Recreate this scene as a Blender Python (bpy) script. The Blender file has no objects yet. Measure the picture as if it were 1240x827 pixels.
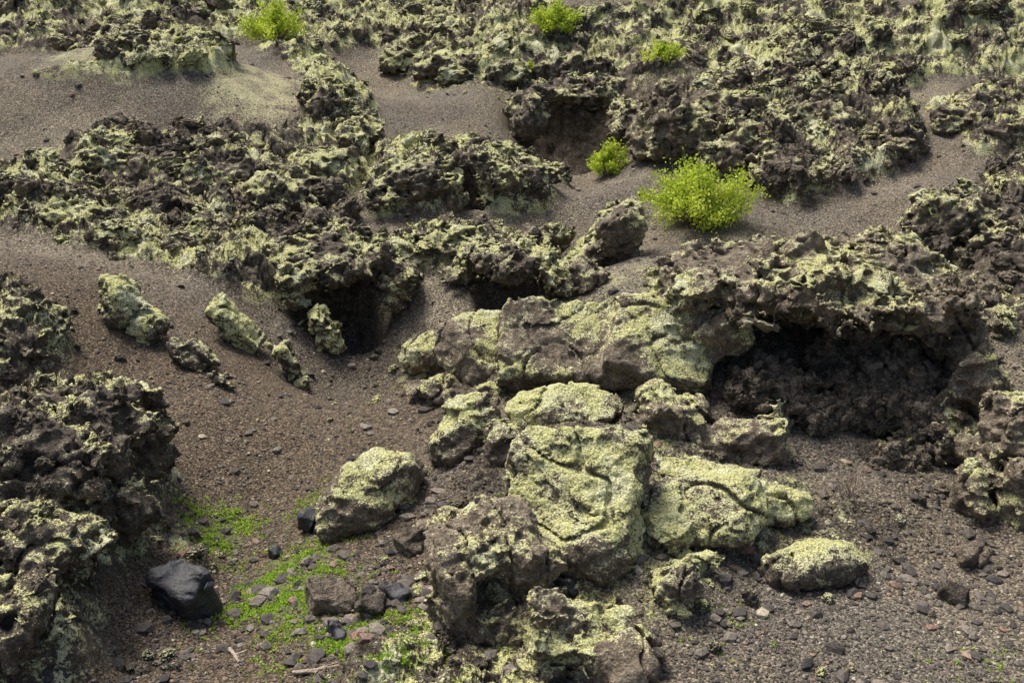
import bpy, math, time
import numpy as np
T0=time.time()
rng=np.random.default_rng(11)
f32=np.float32
# ------------------------------------------------------------------ noise
perm=rng.permutation(256).astype(np.int32)
GR=rng.normal(size=(256,3)); GR=(GR/np.linalg.norm(GR,axis=1)[:,None]).astype(f32)
def perlin(x,y,z):
    xi=np.floor(x).astype(np.int32); yi=np.floor(y).astype(np.int32); zi=np.floor(z).astype(np.int32)
    xf=(x-xi).astype(f32); yf=(y-yi).astype(f32); zf=(z-zi).astype(f32)
    u=xf*xf*xf*(xf*(xf*6-15)+10); v=yf*yf*yf*(yf*(yf*6-15)+10); w=zf*zf*zf*(zf*(zf*6-15)+10)
    A=[perm[xi&255],perm[(xi+1)&255]]
    res=0
    for a in (0,1):
        wx=u if a else 1-u
        for b in (0,1):
            B=perm[(A[a]+yi+b)&255]; wy=v if b else 1-v
            for c in (0,1):
                h=perm[(B+zi+c)&255]; wz=w if c else 1-w
                d=GR[h,0]*(xf-a)+GR[h,1]*(yf-b)+GR[h,2]*(zf-c)
                res=res+d*wx*wy*wz
    return res*1.6
def fbm(x,y,z,f,o,seed=0,mode='n',g=.5):
    s=0;a=1;t=0
    for i in range(o):
        k=seed*13.7+i*5.3
        n=perlin(x*f+k,y*f-k,z*f+k*.7)
        if mode=='r': n=1-2*np.abs(n)
        elif mode=='b': n=2*np.abs(n)-.5
        s=s+a*n;t+=a;a*=g;f*=2.07
    return s/t
def block(x,y,z,f,seed):
    """broken-block noise: a random step for every warped, tilted cell"""
    w=.55*perlin(x*f*.7+seed,y*f*.7,z*f*.7-seed)
    a=np.floor((.80*x+.50*y+.33*z)*f+w+seed*.37).astype(np.int32);b=np.floor((-.55*x+.80*y+.25*z)*f*1.15-w).astype(np.int32);c=np.floor((-.2*x-.3*y+.93*z)*f*1.6+w*.7).astype(np.int32)
    return perm[(perm[(perm[(a+seed)&255]+b)&255]+c)&255].astype(f32)/255-.5
def sstep(x,a,b):
    t=np.clip((x-a)/(b-a),0,1); return t*t*(3-2*t)
# ------------------------------------------------------------------ broad land form (metres)
BUMPS=[(-4.6,8.7,1.1,1.8,.7),(-2.1,13.9,1.7,1.4,-.95),(-2.7,9.4,1.1,2.3,-.5),(3.2,13.4,2.6,2.2,.6),(.8,9.7,1.5,1.6,.4),(-7.2,13.6,2.3,2.6,.8),
 (-8.5,24.,5.,2.6,1.4),(-1.0,20.,1.8,1.2,.4),(-8.2,17.5,2.6,2.3,.5),(8.6,18.5,2.2,2.5,.8),(1.4,23.5,1.4,2.0,-1.1),(6.5,22.5,3,2,.8),
 (-11,33,5,3,1.3),(2,31,4,2.4,1.1),(12,30,6,3,1.4),(-3.5,27,2,3,-.7),(1.0,17.2,1.0,1.6,-.4),(6.2,15.6,1.3,1.6,-.45),(4.6,8.6,1.6,1.0,-.2)]
def macro(x,y):
    x=np.asarray(x,float);y=np.asarray(y,float)
    r=y-18.
    z=.12*np.where(r>0,r*r/(r*r+9)**.5,0)*1.0
    z=np.where(y>60,.12*42+ (1-np.exp(-(y-60)/80.))*6,z)
    for cx,cy,sx,sy,h in BUMPS:
        z=z+h*np.exp(-((x-cx)/sx)**2-((y-cy)/sy)**2)
    return z+.28*perlin(x*.42+7.3,y*.42+2.2,x*0+.5)*sstep(y,8,12)
PITCH=math.radians(24); CAMZ=6.0; FP=620/math.tan(math.radians(25))
TT=np.arange(5,80,.03)
def survey(px,py,zo=0.,dy=0.):
    """reading of the photograph turned into metres on the land form"""
    a=(px-620)/FP; b=-(py-413.5)/FP
    d=np.array([a,math.cos(PITCH)+b*math.sin(PITCH),-math.sin(PITCH)+b*math.cos(PITCH)])
    X=TT*d[0];Y=TT*d[1];Z=CAMZ+TT*d[2]
    m=Z<macro(X,Y)+zo
    i=int(np.argmax(m)) if m.any() else len(TT)-1
    return np.array([X[i],Y[i]+dy,float(macro(X[i],Y[i]))+zo])
def cloud(a,b,sa,sb,n):
    c=survey(a,b);mp=(.9135*c[1]+2.4)/FP;dep=math.atan((6-c[2])/c[1])
    return c[0]+rng.normal(0,sa*mp,n),c[1]+rng.normal(0,sb*mp/math.sin(dep),n)
# ------------------------------------------------------------------ plan maps
GX0,GY0,GS=-26.,4.,.06
NX,NY=int(52/GS),int(46/GS)
gx,gy=np.meshgrid(GX0+np.arange(NX)*GS,GY0+np.arange(NY)*GS,indexing='ij')
wx_=gx+.6*fbm(gx,gy,gx*0,.9,4,seed=3,g=.6); wy_=gy+.6*fbm(gx,gy,gx*0+9,.9,4,seed=4,g=.6)
def fill(poly):
    P=[survey(*p)[:2] for p in poly]
    ins=np.zeros(gx.shape,bool); n=len(P)
    for i in range(n):
        x1,y1=P[i];x2,y2=P[(i+1)%n]
        if y1==y2: continue
        c=((y1>wy_)!=(y2>wy_))&(wx_<(x2-x1)*(wy_-y1)/(y2-y1)+x1)
        ins^=c
    return ins.astype(f32)
def blur(a,n):
    for _ in range(2):
        for ax in (0,1):
            s=a*0
            for k in range(-n,n+1): s+=np.roll(a,k,ax)
            a=s/(2*n+1)
    return a
ROCKS=[ # polygon, height, lichen, strength
 ([(-60,190),(60,215),(140,250),(230,285),(330,300),(400,310),(450,320),(430,338),(370,345),(330,365),(240,340),(130,310),(40,280),(-60,270)],.18,.48,1),
 ([(60,215),(220,232),(380,250),(440,262),(445,300),(400,320),(230,290)],.0,.32,1),
 ([(85,175),(180,165),(300,175),(380,160),(440,150),(455,175),(430,240),(380,255),(300,235),(220,235),(120,215)],.25,.42,1),
 ([(380,80),(410,90),(455,140),(435,200),(400,180),(375,120)],.3,.6,1),
 ([(440,190),(520,180),(620,190),(675,215),(660,245),(560,255),(450,262)],.15,.55,1),
 ([(470,295),(520,285),(600,285),(685,285),(670,300),(640,332),(560,330),(480,320)],.12,.5,1),
 ([(740,120),(800,130),(900,100),(1000,110),(1110,150),(1110,190),(1040,235),(960,255),(900,225),(820,200),(740,190)],.4,.38,1),
 ([(870,60),(1300,20),(1300,85),(1150,95),(1080,110),(960,95)],.2,.55,1),
 ([(700,20),(900,20),(900,90),(800,75),(720,60)],.2,.5,1),
 ([(1120,140),(1190,115),(1300,120),(1300,215),(1180,190)],.25,.42,1),
 ([(1085,260),(1150,245),(1300,235),(1300,340),(1180,345),(1110,310)],.2,.45,1),
 ([(1150,350),(1300,340),(1300,420),(1190,400)],.03,.3,.7),
 ([(-60,340),(50,370),(65,430),(30,470),(-60,480)],.25,.4,1),
 ([(-80,490),(60,485),(150,490),(190,530),(180,600),(130,660),(95,720),(80,827),(-80,900)],.3,.32,1),
 ([(-60,0),(240,0),(250,50),(150,75),(60,60),(-60,70)],.2,.45,1),
 ([(30,100),(120,80),(250,70),(290,90),(150,100)],.08,.75,1),
 ([(470,65),(560,55),(640,75),(640,110),(560,105),(480,90)],.25,.55,1),
 ([(500,740),(560,790),(640,800),(640,860),(430,860),(440,820)],.02,.4,.7),
 ([(470,400),(600,370),(880,350),(880,470),(700,500),(500,490)],.0,.4,.4),
 ([(540,500),(640,510),(760,500),(900,550),(1040,610),(1060,690),(900,680),(800,760),(700,800),(540,790),(530,640)],-.02,.40,.40),
 ([(800,330),(880,300),(1000,300),(1150,350),(1180,470),(1100,420),(820,400)],.0,.42,.8),
 ([(200,640),(240,635),(260,680),(215,690)],.0,.5,.7),
]
RM=np.zeros(gx.shape,f32);HM=RM.copy();LW=RM.copy()+1e-4;LM=LW*.5
for poly,h,l,st in ROCKS:
    m=fill(poly); b=blur(m,2)
    RM=np.maximum(RM,b*st); HM=np.maximum(HM,b*h); b2=blur(m,5); LM+=b2*l; LW+=b2
LM=LM/LW
ASH=np.zeros(gx.shape,f32)
for poly in [[(-60,75),(300,50),(400,110),(330,170),(80,175),(90,210),(-60,190)],[(380,60),(480,60),(540,140),(460,200),(450,120),(400,80)],
             [(1100,110),(1180,100),(1120,230),(1080,250),(1100,190)]]:
    ASH=np.maximum(ASH,blur(fill(poly),4))
GL=np.zeros(gx.shape,f32)   # thin lichen film on cinder
for poly,w in [([(230,100),(330,80),(400,130),(330,160),(240,150)],.7),([(600,350),(760,320),(900,270),(1000,270),(1080,310),(800,380),(600,400)],.6),([(560,370),(760,360),(890,420),(860,500),(980,590),(900,660),(700,560),(600,520)],.5),
              ([(760,110),(860,80),(900,120),(800,140)],.5),([(940,130),(1100,120),(1110,170),(980,170)],.5),([(20,80),(260,60),(250,100),(30,110)],.7),([(300,20),(640,5),(640,60),(400,60)],.45),([(440,170),(520,150),(560,180),(470,200)],.4),([(1060,680),(1240,760),(1240,860),(1000,830)],.3)]:
    GL=np.maximum(GL,w*blur(fill(poly),6))
MO=np.zeros(gx.shape,f32)
for poly,w in [([(205,605),(300,605),(320,670),(240,690)],.8),([(280,690),(400,650),(470,700),(450,780),(520,800),(520,840),(400,800),(290,770)],.8),([(440,740),(560,750),(600,827),(470,827)],.65),([(230,240),(280,230),(300,270),(250,280)],.6)]:
    MO=np.maximum(MO,w*blur(fill(poly),3))
def samp(M,x,y):
    u=np.clip((x-GX0)/GS,0,NX-1.01);v=np.clip((y-GY0)/GS,0,NY-1.01)
    i=u.astype(int);j=v.astype(int);a=u-i;b=v-j
    return (M[i,j]*(1-a)*(1-b)+M[i+1,j]*a*(1-b)+M[i,j+1]*(1-a)*b+M[i+1,j+1]*a*b).astype(f32)
PITS=[(*survey(415,362)[:2],.65,1.2),(*survey(622,350)[:2],.5,.9),(*survey(569,232)[:2],.35,.8),(*survey(700,150)[:2],1.3,1.3)]
def terrain(x,y):
    zz=np.zeros_like(x)
    R=samp(RM,x,y);H=samp(HM,x,y);L=samp(LM,x,y)
    pr=fbm(x,y,zz,.22,4,seed=21)
    proc=sstep(pr,-.2,-.05)*(1-samp(ASH,x,y))
    vis=620/FP*(.9135*y+2.4)
    bg=np.maximum(sstep(y,24.5,28.),sstep(np.abs(x)-vis,.5,2.5))
    proc=proc*bg
    Hn=proc*(.15+.35*fbm(x,y,zz,.35,2,seed=5))
    L=np.where(R>.05,L,.48+.3*pr)
    R2=np.maximum(R,proc);H=np.maximum(H,Hn)
    z=macro(x,y)+H
    z=z+.08*fbm(x,y,zz,.9,2,seed=8)+.045*fbm(x,y,zz,1.9,3,seed=18)+.014*fbm(x,y,zz,6,3,seed=9)
    r1=fbm(x,y,zz,.85,3,seed=6,mode='r');r2=fbm(x+.12*r1,y,zz,2.9,4,seed=7,mode='r',g=.6)
    s=.55*r1+.45*r2
    z=z+R2*(.28*r1+.20*r2-.12+.16*block(x,y,zz,1.9,17)+.08*block(x,y,zz,5.,29))
    for px,py,rad,dep in PITS: z=z-dep*np.exp(-(((x-px)**2+(y-py)**2)/rad**2)**1.5)
    return z,R2*sstep(s,.04,.26),L
def groundz(x,y):
    return terrain(np.atleast_1d(np.asarray(x,float)),np.atleast_1d(np.asarray(y,float)))[0]
# ------------------------------------------------------------------ mesh helper
def mk_mesh(name,V,F,smooth=True,attrs=None):
    me=bpy.data.meshes.new(name)
    V=np.ascontiguousarray(V,f32);F=np.ascontiguousarray(F,np.int32);k=F.shape[1]
    me.vertices.add(len(V));me.vertices.foreach_set('co',V.ravel())
    me.loops.add(F.size);me.loops.foreach_set('vertex_index',F.ravel())
    me.polygons.add(len(F));me.polygons.foreach_set('loop_start',np.arange(0,F.size,k,dtype=np.int32))
    me.polygons.foreach_set('use_smooth',np.full(len(F),smooth))
    me.update(calc_edges=True)
    for n,a in (attrs or {}).items():
        at=me.attributes.new(n,'FLOAT','POINT');at.data.foreach_set('value',np.ascontiguousarray(a,f32))
    return me
def mk_obj(name,me,mat,parent=None,loc=None,lich=None,tone=None):
    o=bpy.data.objects.new(name,me);bpy.context.scene.collection.objects.link(o)
    if mat is not None and not me.materials: me.materials.append(mat)
    if parent is not None:o.parent=parent
    if loc is not None:o.location=loc
    if lich is not None:o['lich']=float(lich)
    if tone is not None:o['tone']=float(tone)
    return o
# ------------------------------------------------------------------ materials
class NB:
    def __init__(s,name):
        s.m=bpy.data.materials.new(name);s.m.use_nodes=True;s.t=s.m.node_tree;s.t.nodes.clear()
        s.out=s.n('ShaderNodeOutputMaterial');s.b=s.n('ShaderNodeBsdfPrincipled');s.l(s.b.outputs[0],s.out.inputs[0])
        g=s.n('ShaderNodeNewGeometry');s.geo=g;s.pos=g.outputs['Position']
        sp=s.n('ShaderNodeSeparateXYZ');s.l(g.outputs['Normal'],sp.inputs[0]);s.nz=sp.outputs[2]
    def n(s,t):return s.t.nodes.new(t)
    def l(s,a,b):s.t.links.new(a,b)
    def put(s,v,i):
        if isinstance(v,(int,float)):i.default_value=v
        elif isinstance(v,tuple):i.default_value=(*v,1) if len(v)==3 else v
        else:s.l(v,i)
    def noise(s,sc,de=2,ro=.55):
        x=s.n('ShaderNodeTexNoise');s.l(s.pos,x.inputs['Vector']);x.inputs['Scale'].default_value=sc;x.inputs['Detail'].default_value=de;x.inputs['Roughness'].default_value=ro
        return x.outputs[0]
    def vor(s,sc):
        x=s.n('ShaderNodeTexVoronoi');s.l(s.pos,x.inputs['Vector']);x.inputs['Scale'].default_value=sc;return x.outputs['Distance'],s.sepx(x.outputs['Color'])
    def m2(s,op,a,b=0.,c=None,clamp=False):
        x=s.n('ShaderNodeMath');x.operation=op;x.use_clamp=clamp;s.put(a,x.inputs[0]);s.put(b,x.inputs[1])
        if c is not None:s.put(c,x.inputs[2])
        return x.outputs[0]
    def ctr(s,v,k): return s.m2('MULTIPLY',s.m2('SUBTRACT',v,.5),k)
    def ss(s,v,a,b):
        x=s.n('ShaderNodeMapRange');x.interpolation_type='SMOOTHSTEP';s.put(v,x.inputs[0]);x.inputs[1].default_value=a;x.inputs[2].default_value=b;return x.outputs[0]
    def mix(s,f,a,b,bt='MIX'):
        x=s.n('ShaderNodeMix');x.data_type='RGBA';x.blend_type=bt;s.put(f,x.inputs[0]);s.put(a,x.inputs[6]);s.put(b,x.inputs[7]);return x.outputs[2]
    def ramp(s,f,st):
        x=s.n('ShaderNodeValToRGB');e=x.color_ramp.elements
        while len(e)<len(st):e.new(.5)
        for i,(p,c) in enumerate(st):e[i].position=p;e[i].color=(*c,1)
        s.l(f,x.inputs[0]);return x.outputs[0]
    def attr(s,n,ty='GEOMETRY'):
        x=s.n('ShaderNodeAttribute');x.attribute_type=ty;x.attribute_name=n;return x.outputs['Fac']
    def sepx(s,c):
        x=s.n('ShaderNodeSeparateColor');s.l(c,x.inputs[0]);return x.outputs[0]
    def bump(s,h,dist,st=1.,prev=None):
        x=s.n('ShaderNodeBump');x.inputs['Distance'].default_value=dist;x.inputs['Strength'].default_value=st;s.l(h,x.inputs['Height'])
        if prev is not None:s.l(prev,x.inputs['Normal'])
        return x.outputs[0]
def rock_color(B,lich,tone,nF):
    nL=B.noise(1.5,2);nM=B.noise(8,5,.72)
    dark=B.ramp(nM,[(.32,(.030,.025,.020)),(.5,(.100,.083,.065)),(.68,(.25,.212,.165))])
    brown=B.ramp(nM,[(.32,(.105,.082,.058)),(.5,(.255,.207,.150)),(.68,(.44,.372,.275))])
    c=B.mix(B.m2('ADD',tone,B.ctr(nL,1.6),clamp=True),dark,brown)
    c=B.mix(1.,c,B.ramp(nF,[(.3,(.4,.4,.4)),(.7,(1.5,1.48,1.45))]),'MULTIPLY')
    pt=B.ctr(B.geo.outputs['Pointiness'],1.4)
    v=B.m2('ADD',lich,B.m2('MULTIPLY',B.m2('SUBTRACT',B.nz,.5),.36))
    v=B.m2('ADD',v,B.ctr(nL,1.9));v=B.m2('ADD',v,B.ctr(nM,1.5));v=B.m2('ADD',v,B.ctr(nF,1.4));v=B.m2('ADD',v,pt)
    mk=B.ss(v,.52,.66)
    lc=B.ramp(nL,[(.33,(.49,.475,.27)),(.46,(.66,.65,.36)),(.56,(.63,.62,.26)),(.68,(.72,.71,.44))])
    lc=B.mix(1.,lc,B.ramp(nF,[(.36,(.35,.35,.33)),(.5,(.92,.92,.92)),(.64,(1.28,1.28,1.28))]),'MULTIPLY')
    return B.mix(B.m2('MULTIPLY',mk,.94),c,lc),nM
def rock_bump(B,nM,nF,vd):
    h=B.m2('ADD',B.m2('MULTIPLY',nM,2.4),B.m2('ADD',B.m2('MULTIPLY',nF,1.2),B.m2('MULTIPLY',vd,.6)))
    return B.bump(h,.028,1.)
def mat_rock():
    B=NB('lava_rock_mat');nF=B.noise(52,3,.75);vd,_=B.vor(36)
    c,nM=rock_color(B,B.attr('lich','OBJECT'),B.attr('tone','OBJECT'),nF)
    B.l(c,B.b.inputs['Base Color']);B.b.inputs['Roughness'].default_value=.92;B.b.inputs['Specular IOR Level'].default_value=.2
    B.l(rock_bump(B,nM,nF,vd),B.b.inputs['Normal']);return B.m
def mat_ground(mixed):
    B=NB('cinder_rock_mat' if mixed else 'cinder_ground_mat');nF=B.noise(36,4,.75)
    vd,cell=B.vor(58)
    base=B.mix(B.attr('big'),(.178,.156,.124),(.240,.207,.154))
    base=B.mix(B.attr('warm'),base,(.142,.110,.077))
    g=B.ramp(cell,[(0,(.26,.25,.25)),(.5,(.82,.82,.82)),(.85,(1.3,1.29,1.27)),(1,(2.3,2.25,2.05))])
    a=B.mix(1.,base,g,'MULTIPLY')
    a=B.mix(1.,a,B.ramp(nF,[(.3,(.45,.44,.43)),(.5,(1,1,1)),(.7,(1.65,1.65,1.65))]),'MULTIPLY')
    gl=B.m2('ADD',B.attr('film'),B.ctr(nF,1.5))
    a=B.mix(B.m2('MULTIPLY',B.ss(gl,.45,.85),.75),a,B.mix(cell,(.30,.28,.15),(.66,.63,.36)))
    mo=B.m2('ADD',B.attr('moss'),B.ctr(nF,1.6))
    a=B.mix(B.m2('MULTIPLY',B.ss(mo,.5,.9),.6),a,(.19,.27,.05))
    B.b.inputs['Roughness'].default_value=.95;B.b.inputs['Specular IOR Level'].default_value=.15
    h=B.m2('ADD',B.m2('MULTIPLY',vd,-.8),B.m2('MULTIPLY',nF,2.2))
    if mixed:
        rc,nM=rock_color(B,B.attr('lich'),.3,nF)
        R=B.attr('rock');rr=B.m2('ADD',R,B.ctr(nM,1.))
        k=B.m2('MAXIMUM',B.ss(rr,.3,.5),B.m2('MULTIPLY',B.ss(B.nz,.8,.55),B.ss(R,.0,.1)))
        a=B.mix(k,a,rc);h=B.m2('ADD',h,B.m2('MULTIPLY',B.m2('MULTIPLY',nM,k),3.))
    B.l(a,B.b.inputs['Base Color']);B.l(B.bump(h,.018,1.),B.b.inputs['Normal']);return B.m
def mat_stone(name,cols,gloss=.85):
    B=NB(name);r=B.attr('rnd')
    c=B.ramp(r,cols);nn=B.noise(45,2,.7)
    c=B.mix(1.,c,B.ramp(nn,[(.3,(.5,.5,.5)),(.7,(1.5,1.5,1.5))]),'MULTIPLY')
    B.l(c,B.b.inputs['Base Color']);B.b.inputs['Roughness'].default_value=gloss
    B.l(B.bump(nn,.012,.8),B.b.inputs['Normal']);return B.m
def mat_leaf(name,c1,c2):
    B=NB(name);r=B.attr('rnd');c=B.ramp(r,[(0,c1),(1,c2)])
    B.l(c,B.b.inputs['Base Color']);B.b.inputs['Roughness'].default_value=.6
    tr=B.n('ShaderNodeBsdfTranslucent');B.l(c,tr.inputs[0]);mx=B.n('ShaderNodeMixShader');mx.inputs[0].default_value=.45
    B.l(B.b.outputs[0],mx.inputs[1]);B.l(tr.outputs[0],mx.inputs[2]);B.l(mx.outputs[0],B.out.inputs[0]);return B.m
ROCK=mat_rock();GROUND=mat_ground(False);GROUND2=mat_ground(True)
PEB=mat_stone('gravel_mat',[(0,(.035,.03,.028)),(.55,(.10,.083,.066)),(.85,(.20,.17,.135)),(.94,(.2,.11,.075)),(1,(.42,.39,.28))])
BASALT=mat_stone('basalt_mat',[(0,(.022,.022,.024)),(1,(.04,.04,.042))],.6)
LEAF=mat_leaf('shrub_leaf_mat',(.24,.35,.015),(.72,.80,.10));GRASS=mat_leaf('grass_mat',(.18,.33,.03),(.5,.66,.08))
WOOD=mat_stone('dry_wood_mat',[(0,(.24,.18,.13)),(1,(.42,.34,.26))])
# ------------------------------------------------------------------ terrain sheet
rr=[2.6]
while rr[-1]<46: rr.append(rr[-1]*1.0022 if rr[-1]>5 else rr[-1]*1.01)
while rr[-1]<2500: rr.append(rr[-1]*1.03)
rr=np.array(rr)
th=np.concatenate([np.linspace(-85,-33,80,endpoint=False),np.linspace(-33,33,1050),np.linspace(33,85,81)[1:]])*math.pi/180
RR,TH=np.meshgrid(rr,th,indexing='ij')
X=(RR*np.sin(TH)).ravel();Y=(RR*np.cos(TH)).ravel()
Z,R,L=terrain(X,Y)
near=(R>.03)&(Y<60)
xs,ys,zs=X[near],Y[near],Z[near];rs=R[near]
dx=rs*(.16*fbm(xs,ys,zs*1.6,2.6,3,seed=31));dyv=rs*(.18*fbm(xs,ys,zs*1.6,2.6,3,seed=37));dz=rs*.07*fbm(xs,ys,zs,9,3,seed=41,mode='r')
warm=sstep(-X,-.5,1.5)*sstep(15.5-Y,0,3)*.9+.15+.6*fbm(X,Y,X*0,.6,2,seed=90)
warm=np.clip(warm,0,1)
big=sstep(fbm(X,Y,X*0,.45,3,seed=91),-.25,.25)
film=samp(GL,X,Y);moss=samp(MO,X,Y)
film=np.maximum(film,np.where(Y>25,.55*sstep(fbm(X,Y,X*0,.3,3,seed=77),-.15,.35),0))
film=film+.4*fbm(X,Y,X*0,3.,3,seed=92)*(film>.02);moss=moss+.6*fbm(X,Y,X*0,4.,3,seed=93)*(moss>.02)
for px,py,rad,dep in PITS:
    q=np.exp(-(((X-px)**2+(Y-py)**2)/(rad*1.2)**2));film=film*(1-q);L=L-q*.7
X[near]+=dx;Y[near]+=dyv;Z[near]+=dz
n0,n1_=RR.shape
ii=(np.arange(n0-1)[:,None]*n1_+np.arange(n1_-1)[None,:]).ravel()
F=np.stack([ii,ii+1,ii+n1_+1,ii+n1_],1)[:,::-1]
gm=mk_mesh('ground',np.stack([X,Y,Z],1),F,True,dict(rock=R,lich=L,film=film,moss=moss,warm=warm,big=big))
gm.materials.append(GROUND);gm.materials.append(GROUND2)
gm.polygons.foreach_set('material_index',(R[F].max(1)>.002).astype(np.int32))
g=mk_obj('ground',gm,None)
print('terrain',len(X),time.time()-T0)
# ------------------------------------------------------------------ implicit rocks
def surface_nets(Fd,org,h):
    S=Fd<0;nx,ny,nz=Fd.shape
    cnt=np.zeros((nx-1,ny-1,nz-1),np.int8)
    for a in (0,1):
        for b in (0,1):
            for c in (0,1): cnt+=S[a:nx-1+a,b:ny-1+b,c:nz-1+c]
    act=(cnt>0)&(cnt<8);idx=-np.ones(act.shape,np.int32);ac=np.argwhere(act);idx[act]=np.arange(len(ac))
    pos=np.zeros((len(ac),3),f32);k=np.zeros(len(ac),f32)
    cs=[(a,b,c) for a in(0,1) for b in(0,1) for c in(0,1)]
    val={c:Fd[ac[:,0]+c[0],ac[:,1]+c[1],ac[:,2]+c[2]] for c in cs}
    for p in cs:
        for ax in range(3):
            if p[ax]==0:
                q=list(p);q[ax]=1;q=tuple(q);fa,fb=val[p],val[q];m=(fa<0)!=(fb<0)
                t=np.where(m,fa/np.where(m,fa-fb,1),0)
                for d in range(3): pos[:,d]+=np.where(m,p[d]+(t if d==ax else 0),0)
                k+=m
    pos=(pos/k[:,None]+ac)*h+org
    Q=[]
    for ax in range(3):
        o1,o2=(ax+1)%3,(ax+2)%3
        sl=[slice(1,-1)]*3;sl[ax]=slice(0,-1);s2=[slice(1,-1)]*3;s2[ax]=slice(1,None)
        A=S[tuple(sl)];Bq=S[tuple(s2)];m=A!=Bq;e=np.argwhere(m);sg=A[m]
        e=e+np.array([1 if d!=ax else 0 for d in range(3)])
        def g_(d1,d2):
            q=e.copy();q[:,o1]+=d1;q[:,o2]+=d2;return idx[q[:,0],q[:,1],q[:,2]]
        q=np.stack([g_(-1,-1),g_(0,-1),g_(0,0),g_(-1,0)],1)
        q[~sg]=q[~sg][:,::-1];Q.append(q)
    Q=np.concatenate(Q);Q=Q[(Q>=0).all(1)]
    return pos,Q
def rotm(yaw,tx,ty):
    a,b,c=[math.radians(v) for v in (yaw,tx,ty)]
    Rz=np.array([[math.cos(a),-math.sin(a),0],[math.sin(a),math.cos(a),0],[0,0,1]])
    Rx=np.array([[1,0,0],[0,math.cos(b),-math.sin(b)],[0,math.sin(b),math.cos(b)]])
    Ry=np.array([[math.cos(c),0,math.sin(c)],[0,1,0],[-math.sin(c),0,math.cos(c)]])
    return Rz@Ry@Rx
def prim_sdf(pr,x,y,z):
    kind,c,r,M=pr
    dx,dy,dz=x-c[0],y-c[1],z-c[2]
    a=M[0,0]*dx+M[1,0]*dy+M[2,0]*dz;b=M[0,1]*dx+M[1,1]*dy+M[2,1]*dz;d=M[0,2]*dx+M[1,2]*dy+M[2,2]*dz
    if kind=='e':
        k0=np.sqrt((a/r[0])**2+(b/r[1])**2+(d/r[2])**2)+1e-6
        k1=np.sqrt((a/r[0]**2)**2+(b/r[1]**2)**2+(d/r[2]**2)**2)+1e-6
        return k0*(k0-1)/k1
    rd=min(r)*.35
    qa,qb,qd=np.abs(a)-r[0]+rd,np.abs(b)-r[1]+rd,np.abs(d)-r[2]+rd
    return np.sqrt(np.maximum(qa,0)**2+np.maximum(qb,0)**2+np.maximum(qd,0)**2)+np.minimum(np.maximum(np.maximum(qa,qb),qd),0)-rd
# amplitude/frequency of three noise bands, then block amplitude and frequency
STY={'rough':(.22,1.5,.16,3.2,.07,9.,.17,2.1),'slab':(.16,1.1,.035,3.2,.022,11.,.07,1.3),'mid':(.17,1.4,.075,3.4,.035,11.,.12,1.9),'stone':(.10,2.2,.03,5.,.004,20.,0.,1)}
def P(px,py,rx,ry,rz,zo=0.,yaw=0,tx=0,ty=0,k='e',dy=0.):
    return (k,survey(px,py,zo,dy),(rx,ry,rz),rotm(yaw,tx,ty))
cntv=[0]
def rock(name,prims,style='mid',vox=.025,lich=.5,tone=.5,cuts=(),k=.08,seed=1,parent=None,mat=None):
    C=np.array([p[1] for p in prims]);Rm=np.array([max(p[2]) for p in prims])
    lo=(C-Rm[:,None]).min(0)-.25;hi=(C+Rm[:,None]).max(0)+.25
    hi[2]=min(hi[2],max(p[1][2]+np.abs(p[3][2])@np.array(p[2]) for p in prims)+.3)
    lo[2]=max(lo[2],min(p[1][2]-np.abs(p[3][2])@np.array(p[2]) for p in prims)-.1)
    gz_=macro(C[:,0],C[:,1]).min()-.35;lo[2]=max(lo[2],gz_-.1)
    n=np.ceil((hi-lo)/vox).astype(int)+1
    ax=[(lo[i]+np.arange(n[i])*vox).astype(f32) for i in range(3)]
    x,y,z=ax[0][:,None,None],ax[1][None,:,None],ax[2][None,None,:]
    D=None
    for p in prims:
        d=prim_sdf(p,x,y,z).astype(f32)
        if D is None:D=d
        else:
            h=np.maximum(k-np.abs(D-d),0)/k;D=np.minimum(D,d)-h*h*k*.25
    for p in cuts: D=np.maximum(D,-prim_sdf(p,x,y,z).astype(f32))
    a1,f1,a2,f2,a3,f3,a4,f4=STY[style]
    bd=np.abs(D)<(a1+a2+a3)*.85+a4*.5+vox*2
    I=np.argwhere(bd);px_,py_,pz_=ax[0][I[:,0]],ax[1][I[:,1]],ax[2][I[:,2]]
    w=.12*perlin(px_*2.1+seed,py_*2.1,pz_*2.1);w2=.05*perlin(px_*6.1+seed,py_*6.1,pz_*6.1)
    N=a1*fbm(px_,py_,pz_,f1,2,seed=seed)+a2*fbm(px_+w,py_-w,pz_*1.4+w,f2,2,seed=seed+1,mode='b')+a3*fbm(px_+w2,py_-w2,pz_+w2,f3,2,seed=seed+2,mode='b')*(-1 if style=='slab' else 1)
    if a4: N=N+a4*block(px_,py_,pz_,f4,seed)+a4*.5*block(px_+w2,py_,pz_-w2,f4*2.4,seed+40)
    cr=np.abs(perlin(px_*1.7+seed*3.1,py_*1.7+w,pz_*1.7-seed));N=N+max(a2,.06)*1.2*np.clip(1-cr/.05,0,1)
    D[bd]+=N.astype(f32)
    D[0]=D[-1]=1;D[:,0]=D[:,-1]=1;D[:,:,0]=D[:,:,-1]=1
    V,Q=surface_nets(D,lo.astype(f32),vox)
    org=np.array([C[:,0].mean(),C[:,1].mean(),lo[2]])
    cntv[0]+=len(V)
    return mk_obj(name,mk_mesh(name,V-org,Q,True,dict(rnd=np.full(len(V),.5)) if mat else None),mat or ROCK,loc=org,lich=lich,tone=tone,parent=parent)
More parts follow.
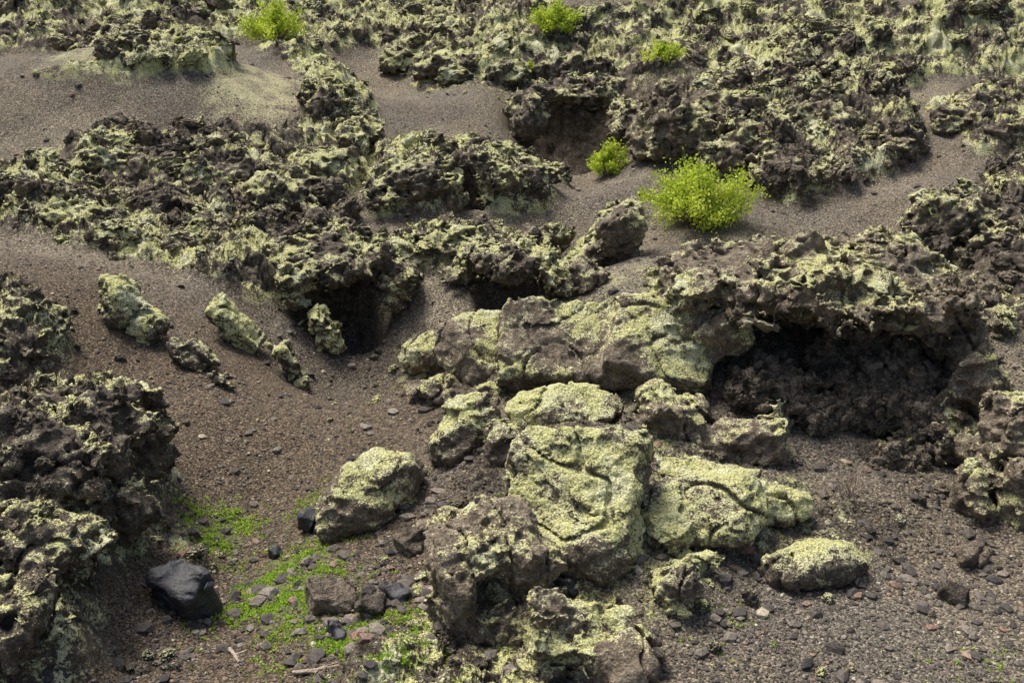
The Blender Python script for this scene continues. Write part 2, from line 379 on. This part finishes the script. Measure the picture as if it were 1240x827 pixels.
# --- overhanging lava rock with hollow
rock('lava_overhang',[P(980,332,1.6,.9,.28,1.0),P(1085,362,.85,.8,.34,1.0,yaw=-20),P(870,335,.8,.7,.24,.8),P(1010,368,1.3,.45,.15,1.1,yaw=-6,tx=-10),P(1145,392,.35,.5,.33,.9),
  P(1155,450,.32,.8,.75,.45),P(1140,530,.28,.5,.32,.15),P(1000,425,1.6,.5,.9,0.,dy=.75),P(835,400,.5,.6,.45,.35),P(1095,556,.45,.22,.12,.0)],
  'rough',.025,.38,1.0,cuts=[P(995,468,1.36,1.25,.66,.40,yaw=-5),P(905,445,.6,.9,.3,.4)],seed=5)
rock('scoria_mound',[P(1055,478,.62,.6,.36,.15),P(980,500,.5,.4,.16,0.),P(1095,500,.4,.5,.25,.1),P(930,475,.45,.5,.2,0.05),P(1040,445,.6,.35,.4,.2)],'rough',.022,-.4,.6,seed=6)
rock('lava_slab',[P(600,420,.72,.52,.22,.34,yaw=12,tx=42),P(700,415,.95,.55,.22,.46,yaw=-2,tx=40,k='b'),P(515,428,.42,.38,.26,.2,ty=-14),P(640,395,.6,.4,.22,.42,tx=20),P(800,418,.62,.48,.20,.44,yaw=-10,tx=40,ty=10,k='b'),P(862,412,.36,.22,.22,.48,ty=-38,k='b')],'slab',.022,.48,1.0,seed=9,k=.10)
rock('lava_spire',[P(735,290,.24,.35,.70,.42,ty=38,k='b'),P(700,335,.45,.38,.30,.12),P(760,262,.22,.28,.34,.7,ty=20),P(750,300,.34,.35,.42,.2)],'mid',.025,.52,.9,seed=12)
rock('lava_slab',[P(680,492,.68,.38,.22,.17,yaw=6,tx=16)],'slab',.02,.62,.8,seed=14)
rock('lava_boulder',[P(575,520,.36,.34,.32,.17,ty=20),P(545,545,.25,.25,.25,.1),P(610,540,.2,.25,.25,.1)],'mid',.02,.5,.7,seed=16)
rock('lava_boulder',[P(450,598,.42,.36,.24,.2,ty=-16,tx=20),P(405,625,.22,.25,.2,.08),P(478,585,.22,.25,.22,.2)],'slab',.018,.46,.9,seed=19)
rock('lava_slab',[P(695,598,.60,.60,.20,.40,yaw=-16,tx=42,k='b'),P(715,665,.42,.3,.3,.16,tx=15),P(650,580,.3,.3,.22,.36),P(750,650,.22,.25,.30,.16)],'slab',.018,.56,.85,seed=21,k=.08)
rock('lava_slab',[P(690,550,.5,.28,.13,.30,tx=20)],'slab',.018,.62,.7,seed=22)
rock('lava_boulder',[P(592,683,.42,.38,.42,.28,ty=-14,tx=15,k='b'),P(560,740,.25,.25,.35,.15),P(640,700,.22,.3,.35,.2),P(610,755,.28,.2,.25,.1)],'mid',.017,.28,1.1,seed=25)
rock('lava_slab',[P(850,618,.62,.42,.22,.24,yaw=-8,tx=25),P(935,612,.40,.3,.18,.20),P(810,642,.26,.22,.2,.14)],'slab',.019,.54,.8,seed=28)
rock('lava_slab',[P(850,573,.5,.2,.10,.12,yaw=-10)],'slab',.02,.55,.7,seed=29)
rock('lava_boulder',[P(700,773,.44,.32,.26,.18,ty=8,tx=25,k='b'),P(750,790,.25,.2,.2,.1),P(660,800,.2,.2,.18,.08)],'mid',.017,.48,.8,seed=31)
rock('lava_boulder',[P(825,715,.24,.3,.24,.14,tx=20,ty=20),P(845,690,.2,.2,.18,.1)],'mid',.018,.54,.7,seed=33)
rock('lava_boulder',[P(1000,680,.38,.26,.16,.12,tx=10),P(965,692,.2,.2,.14,.08)],'slab',.018,.58,.5,seed=35)
rock('lava_ledge',[P(815,508,.35,.3,.22,.17,ty=14,k='b'),P(895,525,.55,.22,.12,.22,yaw=-10,tx=20,ty=-14,k='b'),P(935,550,.35,.18,.12,.08)],'mid',.022,.40,.9,seed=37)
rock('lava_ledge',[P(540,472,.5,.25,.13,.08,yaw=-14),P(600,480,.3,.2,.12,.05)],'mid',.022,.38,.7,seed=38)
rock('lava_outcrop',[P(150,375,.22,.3,.42,.2,ty=-20),P(180,395,.32,.26,.26,.15,ty=25),P(225,430,.38,.2,.16,.12,ty=22,yaw=-30),P(272,462,.28,.16,.12,.08,ty=15,yaw=-30)],'mid',.02,.58,.5,seed=40)
rock('lava_shard',[P(283,395,.12,.18,.42,.24,ty=-38,k='b'),P(295,415,.16,.14,.14,.06)],'slab',.014,.78,.6,seed=42)
rock('lava_shard',[P(354,445,.09,.14,.34,.18,ty=-28,k='b'),P(362,465,.12,.1,.1,.03)],'slab',.014,.78,.6,seed=43)
rock('lava_shard',[P(385,400,.16,.2,.32,.18,ty=-25,k='b'),P(405,420,.16,.14,.1,.05)],'mid',.018,.62,.5,seed=44)
rock('lava_outcrop',[P(110,515,.55,.5,.34,.5),P(165,530,.28,.4,.36,.35),P(60,580,.6,.5,.5,.4),P(120,610,.4,.4,.35,.25),P(40,680,.5,.5,.5,.25),P(25,770,.42,.4,.4,.2),P(100,570,.5,.3,.4,.35),P(65,730,.25,.3,.25,.1)],'rough',.024,.33,.35,seed=46)
rock('lava_tooth',[P(1212,560,.24,.3,.62,.3,ty=9,k='b'),P(1183,600,.10,.2,.35,.2,ty=-6),P(1245,600,.3,.3,.5,.2)],'mid',.02,.40,.9,seed=49)
rock('lava_outcrop',[P(505,220,.9,.5,.3,.15),P(590,215,.8,.5,.34,.2),P(645,218,.4,.4,.28,.15),P(465,240,.35,.3,.2,.1)],'rough',.033,.5,.5,cuts=[P(569,230,.30,1.0,.36,.15)],seed=52)
rock('lava_outcrop',[P(500,303,.8,.3,.2,.25,ty=8),P(590,300,.8,.3,.16,.35,ty=-6),P(655,292,.45,.3,.2,.3),P(620,318,.65,.6,.15,.45,dy=.15),P(560,335,.3,.25,.14,.1),P(675,335,.22,.5,.25,.2),P(620,345,.8,.25,.5,.1,dy=.85)],'rough',.028,.48,.5,cuts=[P(620,356,.45,.9,.28,0.05)],seed=55)
rock('lava_outcrop',[P(415,316,.70,.7,.22,.62,dy=.15),P(350,318,.5,.4,.26,.3),P(478,348,.25,.5,.35,.25),P(300,330,.5,.35,.2,.15),P(350,352,.25,.4,.35,.25),P(415,350,.8,.25,.7,.1,dy=1.)],'rough',.028,.38,.35,cuts=[P(415,364,.50,1.2,.36,.12)],seed=58)
rock('lava_cave',[P(700,112,1.1,.8,.25,.7,dy=.2),P(640,140,.5,.8,.5,.2),P(765,150,.5,.8,.5,.2),P(700,130,1.3,.4,.9,.2,dy=1.3)],'rough',.042,.32,.4,cuts=[P(702,148,.75,1.6,.5,.2)],seed=66)
rock('lava_cliff',[P(345,235,.6,.5,.35,.3),P(400,210,.45,.6,.42,.3),P(432,170,.4,.8,.42,.3,ty=15),P(270,212,.8,.4,.25,.25),P(180,205,.8,.35,.25,.2),P(120,200,.5,.35,.22,.15),P(390,130,.3,.5,.3,.3)],'rough',.038,.42,.45,seed=61)
rock('lava_outcrop',[P(60,255,.9,.3,.2,.2,yaw=-20),P(130,275,.7,.3,.22,.2,yaw=-20),P(200,305,.6,.3,.2,.15),P(20,235,.8,.3,.22,.2)],'rough',.033,.48,.35,seed=64)
rock('lava_ridge',[P(790,165,.6,.6,.5,.3,ty=20),P(830,165,.8,.5,.6,.4),P(900,180,.8,.5,.45,.3,ty=-12),P(960,210,.8,.5,.4,.25),P(860,135,.9,.5,.5,.4),P(1050,180,1.0,.4,.3,.2),P(980,150,1.0,.4,.4,.3),P(1000,215,.6,.4,.3,.15)],'rough',.042,.34,.7,seed=67)
rock('lava_outcrop',[P(1175,265,.8,.4,.3,.3),P(1130,285,.4,.35,.3,.2),P(1220,300,.6,.4,.3,.2),P(1200,335,.25,.25,.2,.1)],'rough',.033,.42,.55,seed=70)
rock('lava_outcrop',[P(1190,135,.7,.4,.4,.3),P(1225,170,.6,.4,.35,.2),P(1155,150,.4,.35,.28,.15)],'rough',.04,.36,.6,seed=72)
rock('lava_outcrop',[P(550,82,1.1,.5,.35,.2),P(620,92,.6,.4,.3,.2),P(490,78,.6,.4,.3,.2)],'rough',.045,.5,.4,seed=74)
rock('lava_outcrop',[P(25,400,.45,.4,.35,.2),P(10,435,.4,.35,.3,.15)],'rough',.028,.38,.3,seed=76)
print('heroes',cntv[0],time.time()-T0)
# --- dark loose boulders
def single(name,px,py,rx,ry,rz,lich,tone,seed,k='b',yaw=20,st='stone',vox=.012,mat=None):
    return rock(name,[P(px,py,rx,ry,rz,rz*.7,yaw=yaw,tx=12,ty=14,k=k),P(px+8,py+8,rx*.7,ry*.7,rz*.6,rz*.5,yaw=-yaw,k='e')],st,vox,lich,tone,seed=seed,mat=mat)
single('black_boulder',225,718,.25,.2,.23,-.6,-1.,84,mat=BASALT,yaw=-35)
single('brown_boulder',400,725,.19,.16,.14,-.5,.6,82)
for i,(a,b,s,tn) in enumerate([(448,735,.12,.1),(478,722,.11,-.6),(378,633,.12,-.6),(405,760,.1,-.4),(685,708,.1,-.6),(520,640,.09,.9),(497,655,.12,.3),(160,632,.1,-.4),(755,815,.24,.8),(1150,718,.1,-.3),(1175,672,.12,.6),(335,672,.06,-1),(530,470,.07,-1),(70,815,.1,-1)]):
    single('loose_stone',a,b,s,s*.85,s*.8,-.4 if i!=8 else .1,tn,90+i,yaw=i*37,mat=BASALT if tn<-.3 else None)
# ------------------------------------------------------------------ clinker scatter
field=bpy.data.objects.new('lava_clinker_field',None);bpy.context.scene.collection.objects.link(field)
def clump(seed,n=60,am=.5):
    a=np.linspace(-1.35,1.35,n).astype(f32);x,y,z=np.meshgrid(a,a,a,indexing='ij')
    D=np.sqrt(x*x+(y*1.15)**2+(z*1.3)**2)-.75
    xr,yr,zr=x.ravel(),y.ravel(),z.ravel();w=.25*perlin(xr*1.7+seed,yr*1.7,zr*1.7)
    D=D.ravel()+am*fbm(xr,yr,zr,1.2,2,seed=seed)+am*.6*fbm(xr+w,yr-w,zr,2.1,3,seed=seed+3,mode='b',g=.6)+.34*block(xr,yr,zr,1.5,seed)+.14*block(xr,yr,zr,4.,seed+9)
    D=D.reshape(x.shape);D[0]=D[-1]=1;D[:,0]=D[:,-1]=1;D[:,:,0]=D[:,:,-1]=1
    V,Q=surface_nets(D,np.array([-1.35]*3,f32),2.7/(n-1));return mk_mesh('clinker_%d'%seed,V,Q)
CL=[clump(s) for s in (201,211,221,231,241,251,261)]
for m in CL:m.materials.append(ROCK)
bpy.context.view_layer.update()
dg=bpy.context.evaluated_depsgraph_get();scn=bpy.context.scene
tops=[]
def put1(p,s,li,tn,name='clinker_top'):
    o=mk_obj(name,CL[rng.integers(len(CL))],None,parent=field,loc=p,lich=li,tone=tn)
    o.rotation_euler=tuple(rng.uniform(0,6.28,3));o.scale=(s*rng.uniform(.8,1.5),s,s*rng.uniform(.7,1.2))
for (a,b,sa,sb,n,s0,s1,li) in [(110,510,60,30,90,.03,.13,.45),(60,590,50,50,90,.03,.13,.3),(40,700,35,60,60,.03,.12,.25),(1000,340,110,22,110,.03,.11,.4),(880,335,50,20,30,.03,.1,.45),
     (345,230,70,25,70,.05,.18,.45),(200,205,70,12,60,.05,.16,.45),(430,165,20,30,40,.05,.18,.5),(570,215,70,15,60,.05,.16,.5),(590,300,80,15,60,.04,.14,.5),(410,315,60,15,40,.04,.14,.4),(880,165,90,30,110,.06,.22,.35),(1190,275,50,20,50,.05,.16,.4),(595,690,40,40,22,.02,.06,.3)]:
    x,y=cloud(a,b,sa,sb,n)
    for i in range(n):
        h,loc,nr,_,ob,_=scn.ray_cast(dg,(float(x[i]),float(y[i]),40.),(0,0,-1.))
        if h and nr.z>.25: tops.append(((loc.x,loc.y,loc.z-.01),s0+(s1-s0)*rng.uniform()**2.2,li+rng.uniform(-.3,.15),rng.uniform(0,.9),'clinker_top'))
nc=0
for i in range(1900):   # scoria heaped in the hollow
    x0=rng.uniform(2.4,5.4);z0=rng.uniform(.9,2.6)
    h,loc,nr,_,ob,_=scn.ray_cast(dg,(x0*.8,7.6,z0),(x0*.02,.93,-.36))
    if h and ob.name.startswith(('scoria','ground','lava_overhang')) and 9.7<loc.y<12.4 and loc.z<1.15 and nr.z>-.2 and 2.4<loc.x<5.1:
        tops.append((tuple(loc),.03+.08*rng.uniform()**1.6,-.35,rng.uniform(0.,1.1),'clinker_cave'));nc+=1
for t in tops: put1(*t)
print('cave pieces',nc)
def put_clumps(N,r0,r1,smin,smax,thr=.45,xy=None,lich=None,dmt=-.12):
    if xy is None:
        r=np.sqrt(rng.uniform(r0**2,r1**2,N));t=rng.uniform(-31,31,N)*math.pi/180;x=r*np.sin(t);y=r*np.cos(t)
    else: x,y=xy;N=len(x)
    z,R_,L_=terrain(x,y)
    dm=fbm(x,y,x*0,.7,2,seed=123)
    c=0
    for i in range(N):
        if R_[i]<thr or dm[i]<dmt: continue
        if any((x[i]-p[0])**2+(y[i]-.3-p[1])**2<(p[2]+.35)**2 for p in PITS): continue
        s=rng.uniform(0,1)**2.5*(smax-smin)+smin
        o=mk_obj('clinker_%d'%c,CL[rng.integers(len(CL))],None,parent=field,loc=(x[i],y[i],z[i]+s*.1),lich=(np.clip(L_[i]+rng.uniform(-.3,.08),0,1) if lich is None else lich+rng.uniform(-.25,.15)),tone=rng.uniform(0,.8))
        o.rotation_euler=(rng.uniform(-.6,.6),rng.uniform(-.6,.6),rng.uniform(0,6.28));o.scale=(s*rng.uniform(.8,1.6),s,s*rng.uniform(.6,1.4));c+=1
    return c
c1=put_clumps(1300,6.5,14,.05,.20);c2=put_clumps(3000,14,24,.08,.34);c3=put_clumps(3600,24,45,.10,.42)
put_clumps(1500,8,26,.03,.12,.06,dmt=-.3)
for (a,b,sa,sb,n,s1,li) in [(560,770,90,35,45,.12,.4),(230,670,22,18,14,.09,.5),(190,815,40,10,9,.12,.55),(960,650,60,30,26,.09,.5),(830,740,50,40,22,.1,.5),(520,600,50,40,22,.1,.4),(760,560,100,50,30,.08,.45),
    (450,420,50,25,22,.1,.35),(340,400,60,40,18,.08,.55),(620,470,110,25,40,.09,.45),(1190,700,50,40,14,.07,.1),(1120,600,50,25,16,.09,.3),(1200,430,40,40,18,.1,.35),(90,440,60,35,22,.1,.45),(150,650,30,30,18,.1,.25),(700,400,90,25,12,.08,.55),(1050,820,90,10,10,.07,.35)]:
    x,y=cloud(a,b,sa,sb,n);put_clumps(0,0,0,.025,s1,-1,(x,y),li,-9)
print('clumps',c1,c2,c3,time.time()-T0)
# ------------------------------------------------------------------ gravel (one mesh)
import bmesh
bm=bmesh.new();bmesh.ops.create_icosphere(bm,subdivisions=1,radius=1);bv=np.array([v.co[:] for v in bm.verts]);bf=np.array([[v.index for v in f.verts] for f in bm.faces]);bm.free()
def pebbles(name,N,r0,r1,smin,smax,keep,mat,subset=None,pw=4):
    if subset is None:
        r=np.exp(rng.uniform(math.log(r0),math.log(r1),N));t=rng.uniform(-30,30,N)*math.pi/180;x=r*np.sin(t);y=r*np.cos(t)
    else:x,y=subset
    z,R_,_=terrain(x,y);m=keep(x,y,R_);x,y,z=x[m],y[m],z[m];n=len(x)
    s=smin+(smax-smin)*rng.uniform(0,1,n)**pw
    V=bv[None]*(1+rng.uniform(-.33,.33,(n,len(bv),1)))
    V=V*(s[:,None,None]*np.stack([rng.uniform(.8,1.4,n),rng.uniform(.7,1.1,n),rng.uniform(.5,.85,n)],1)[:,None,:])
    a=rng.uniform(0,6.28,n);ca,sa=np.cos(a)[:,None],np.sin(a)[:,None]
    vx=V[:,:,0]*ca-V[:,:,1]*sa;vy=V[:,:,0]*sa+V[:,:,1]*ca
    V=np.stack([vx+x[:,None],vy+y[:,None],V[:,:,2]+z[:,None]+s[:,None]*.1],2).reshape(-1,3)
    Fq=(bf[None]+(np.arange(n)*len(bv))[:,None,None]).reshape(-1,3)
    mk_obj(name,mk_mesh(name,V,Fq,False,dict(rnd=np.repeat(rng.uniform(0,1,n),len(bv)))),mat)
clus=lambda x,y:fbm(x,y,x*0,1.1,3,seed=61)
pebbles('gravel',70000,6,24,.005,.025,lambda x,y,R_:(R_<.5)&(rng.uniform(size=x.shape)<.5+1.2*clus(x,y)),PEB,pw=2)
pebbles('scattered_stones',9000,6,28,.015,.075,lambda x,y,R_:(R_<.6)&(clus(x,y)+rng.normal(0,.15,x.shape)>.10),PEB,pw=4)
sx=[];sy=[]
for (a,b,sa,sb,n) in [(430,760,110,45,420),(330,720,80,60,160),(560,620,60,40,120),(480,590,60,40,100),(900,640,90,60,200),(840,700,60,50,180),(1120,700,80,50,280),(250,560,90,60,90),(380,420,60,30,100),(560,480,60,30,100),(1150,600,60,60,120)]:
    x,y=cloud(a,b,sa*.8,sb*.8,n);sx+=list(x);sy+=list(y)
pebbles('rubble',0,0,0,.012,.08,lambda x,y,R_:R_<2,PEB,(np.array(sx),np.array(sy)),pw=4)
# ------------------------------------------------------------------ plants
def leaves(n,cen,size,up=.5):
    d=rng.normal(size=(n,3));d[:,2]=np.abs(d[:,2])*up+.2;d/=np.linalg.norm(d,axis=1)[:,None]
    q=rng.normal(size=(n,3));s=np.cross(d,q);s/=np.linalg.norm(s,axis=1)[:,None]
    L_=size*rng.uniform(.6,1.3,n)[:,None];W=L_*.28
    V=np.stack([cen,cen+d*L_*.5+s*W,cen+d*L_,cen+d*L_*.5-s*W],1).reshape(-1,3)
    return V,np.arange(n*4).reshape(-1,4)
def tube(pts,rad,k=5):
    pts=np.array(pts,float);V=[];Fq=[]
    for i,p in enumerate(pts):
        d=pts[min(i+1,len(pts)-1)]-pts[max(i-1,0)];d/=np.linalg.norm(d)+1e-9
        a=np.cross(d,[.3,.9,.2]);a/=np.linalg.norm(a);b=np.cross(d,a)
        for j in range(k):
            t=2*math.pi*j/k;V.append(p+(a*math.cos(t)+b*math.sin(t))*rad[i])
    for i in range(len(pts)-1):
        for j in range(k):Fq.append([i*k+j,i*k+(j+1)%k,(i+1)*k+(j+1)%k,(i+1)*k+j])
    return np.array(V),np.array(Fq)
def join(parts):
    V=[];Fq=[];o=0
    for v,f in parts:V.append(v);Fq.append(f+o);o+=len(v)
    return np.concatenate(V),np.concatenate(Fq)
def shrub(px,py,w,h,nt,nl,sz):
    p=survey(px,py);p[2]=groundz(p[0],p[1])[0]-.05
    e=bpy.data.objects.new('green_shrub',None);bpy.context.scene.collection.objects.link(e);e.location=p
    tips=[];st=[]
    for i in range(nt):
        a=rng.uniform(0,6.28);el=rng.uniform(.05,1)**.8*math.pi/2
        rad=rng.uniform(.66,1.12)*(1+.18*math.sin(3*a+px))
        t=np.array([math.cos(a)*math.cos(el)*w*.5*rad,math.sin(a)*math.cos(el)*w*.42*rad,(math.sin(el)*.9+.1)*h*rad])
        tips.append(t);b=t*np.array([.12,.12,0]);mid=(b+t)*.5+rng.normal(0,.03,3)
        st.append(tube([b,mid,t],[.014,.009,.004],4))
    v,f=join(st);mk_obj('stems',mk_mesh('stems',v,f,True,dict(rnd=rng.uniform(0,1,len(v)))),WOOD,parent=e)
    cen=[];rn=[]
    for t in tips:
        b=rng.uniform(0,1);m=int(nl/nt*rng.uniform(.5,1.5));k=rng.uniform(.35,1.05,m)[:,None]**.5
        cen.append(t*k+rng.normal(0,.055*w/1.5,(m,3)));rn.append(np.clip(b*.6+.4*rng.uniform(0,1,m),0,1))
    cen=np.concatenate(cen);rn=np.concatenate(rn);cen[:,2]=np.abs(cen[:,2])
    v,f=leaves(len(cen),cen,sz,1.)
    mk_obj('foliage',mk_mesh('foliage',v,f,False,dict(rnd=np.repeat(rn,4))),LEAF,parent=e)
shrub(843,268,2.05,.9,140,13000,.06)
shrub(737,212,1.05,.55,60,4200,.055)
shrub(338,58,1.9,.85,80,6000,.07)
shrub(672,55,1.4,.6,60,4200,.07)
shrub(800,88,1.1,.4,40,2000,.06)
shrub(640,105,.5,.35,25,900,.06)
# grass
sx=[];sy=[]
for (a,b,sa,sb,n) in [(262,642,26,14,1200),(340,745,42,22,1500),(370,690,40,18,700),(490,775,45,20,1200),(420,790,40,18,800),(310,705,25,18,500),(380,615,22,14,200),(560,790,30,20,250),(258,255,18,8,140),(880,760,30,25,60),(1190,800,40,15,80),(620,615,15,8,60),(450,820,60,8,350)]:
    x,y=cloud(a,b,sa,sb,n);sx+=list(x);sy+=list(y)
sp=np.stack([sx,sy,np.zeros(len(sx))],1);sp=sp[(fbm(sp[:,0],sp[:,1],sp[:,0]*0,2.8,3,seed=66)+rng.normal(0,.08,len(sp)))>.0]
sp[:,2]=groundz(sp[:,0],sp[:,1])
sp=np.repeat(sp,5,0);sp[:,:2]+=rng.normal(0,.012,(len(sp),2))
v,f=leaves(len(sp),sp,.030,1.4);mk_obj('grass',mk_mesh('grass',v,f,False,dict(rnd=np.repeat(rng.uniform(0,1,len(sp)),4))),GRASS)
def twig(name,px,py,h,n,flat=False,yaw=0.):
    p=survey(px,py);p[2]=groundz(p[0],p[1])[0];parts=[]
    def grow(b,d,l,r,lv):
        pts=[b];
        for i in range(4):
            d=d+rng.normal(0,.16,3)*(.6 if flat else 1);
            if flat: d[2]*=.3
            d/=np.linalg.norm(d);pts.append(pts[-1]+d*l/4)
        parts.append(tube(pts,[r,r*.85,r*.7,r*.55,r*.4],5))
        if lv:
            for i in range(3):
                q=pts[rng.integers(1,5)];grow(q,d+rng.normal(0,.5,3),l*.6,r*.5,lv-1)
    for i in range(n):
        if flat: d=np.array([math.cos(yaw)+rng.normal(0,.15),math.sin(yaw)+rng.normal(0,.15),.08])
        else: d=np.array([rng.normal(0,.7),rng.normal(0,.5),1.])
        grow(np.array([0,0,.03]),d/np.linalg.norm(d),h*rng.uniform(.6,1),.008 if not flat else .020,2 if not flat else 1)
    v,f=join(parts);mk_obj(name,mk_mesh(name,v,f,True,dict(rnd=rng.uniform(0,1,len(v)))),WOOD,loc=p)
twig('dry_twig',1027,612,.38,10);twig('dry_twig',640,815,.22,7)
twig('fallen_branch',278,788,.6,1,True,-.7);twig('fallen_branch',355,818,.7,2,True,.3)
# ------------------------------------------------------------------ light, sky, camera
SE,SA=math.radians(60),math.radians(-40)
w=bpy.data.worlds.new('World');bpy.context.scene.world=w;w.use_nodes=True;nt=w.node_tree
bg=nt.nodes['Background'];sk=nt.nodes.new('ShaderNodeTexSky');sk.sky_type='NISHITA';sk.sun_disc=False;sk.sun_elevation=SE;sk.sun_rotation=SA
sk.dust_density=5.;nt.links.new(sk.outputs[0],bg.inputs[0]);bg.inputs[1].default_value=.15
from mathutils import Vector
su=bpy.data.lights.new('sun','SUN');su.energy=4.9;su.angle=math.radians(22);su.color=(1,.965,.91)
so=bpy.data.objects.new('sun',su);bpy.context.scene.collection.objects.link(so)
d=Vector((math.sin(SA)*math.cos(SE),math.cos(SA)*math.cos(SE),math.sin(SE)));so.rotation_euler=d.to_track_quat('Z','Y').to_euler()
cam=bpy.data.cameras.new('camera');co=bpy.data.objects.new('camera',cam);bpy.context.scene.collection.objects.link(co)
co.location=(0,0,CAMZ);co.rotation_euler=(math.pi/2-PITCH,0,0);cam.sensor_width=36;cam.lens=18/math.tan(math.radians(25));cam.clip_end=5000
sc=bpy.context.scene;sc.camera=co;sc.view_settings.view_transform='Standard';sc.view_settings.look='None';sc.view_settings.exposure=0
print('done',time.time()-T0)
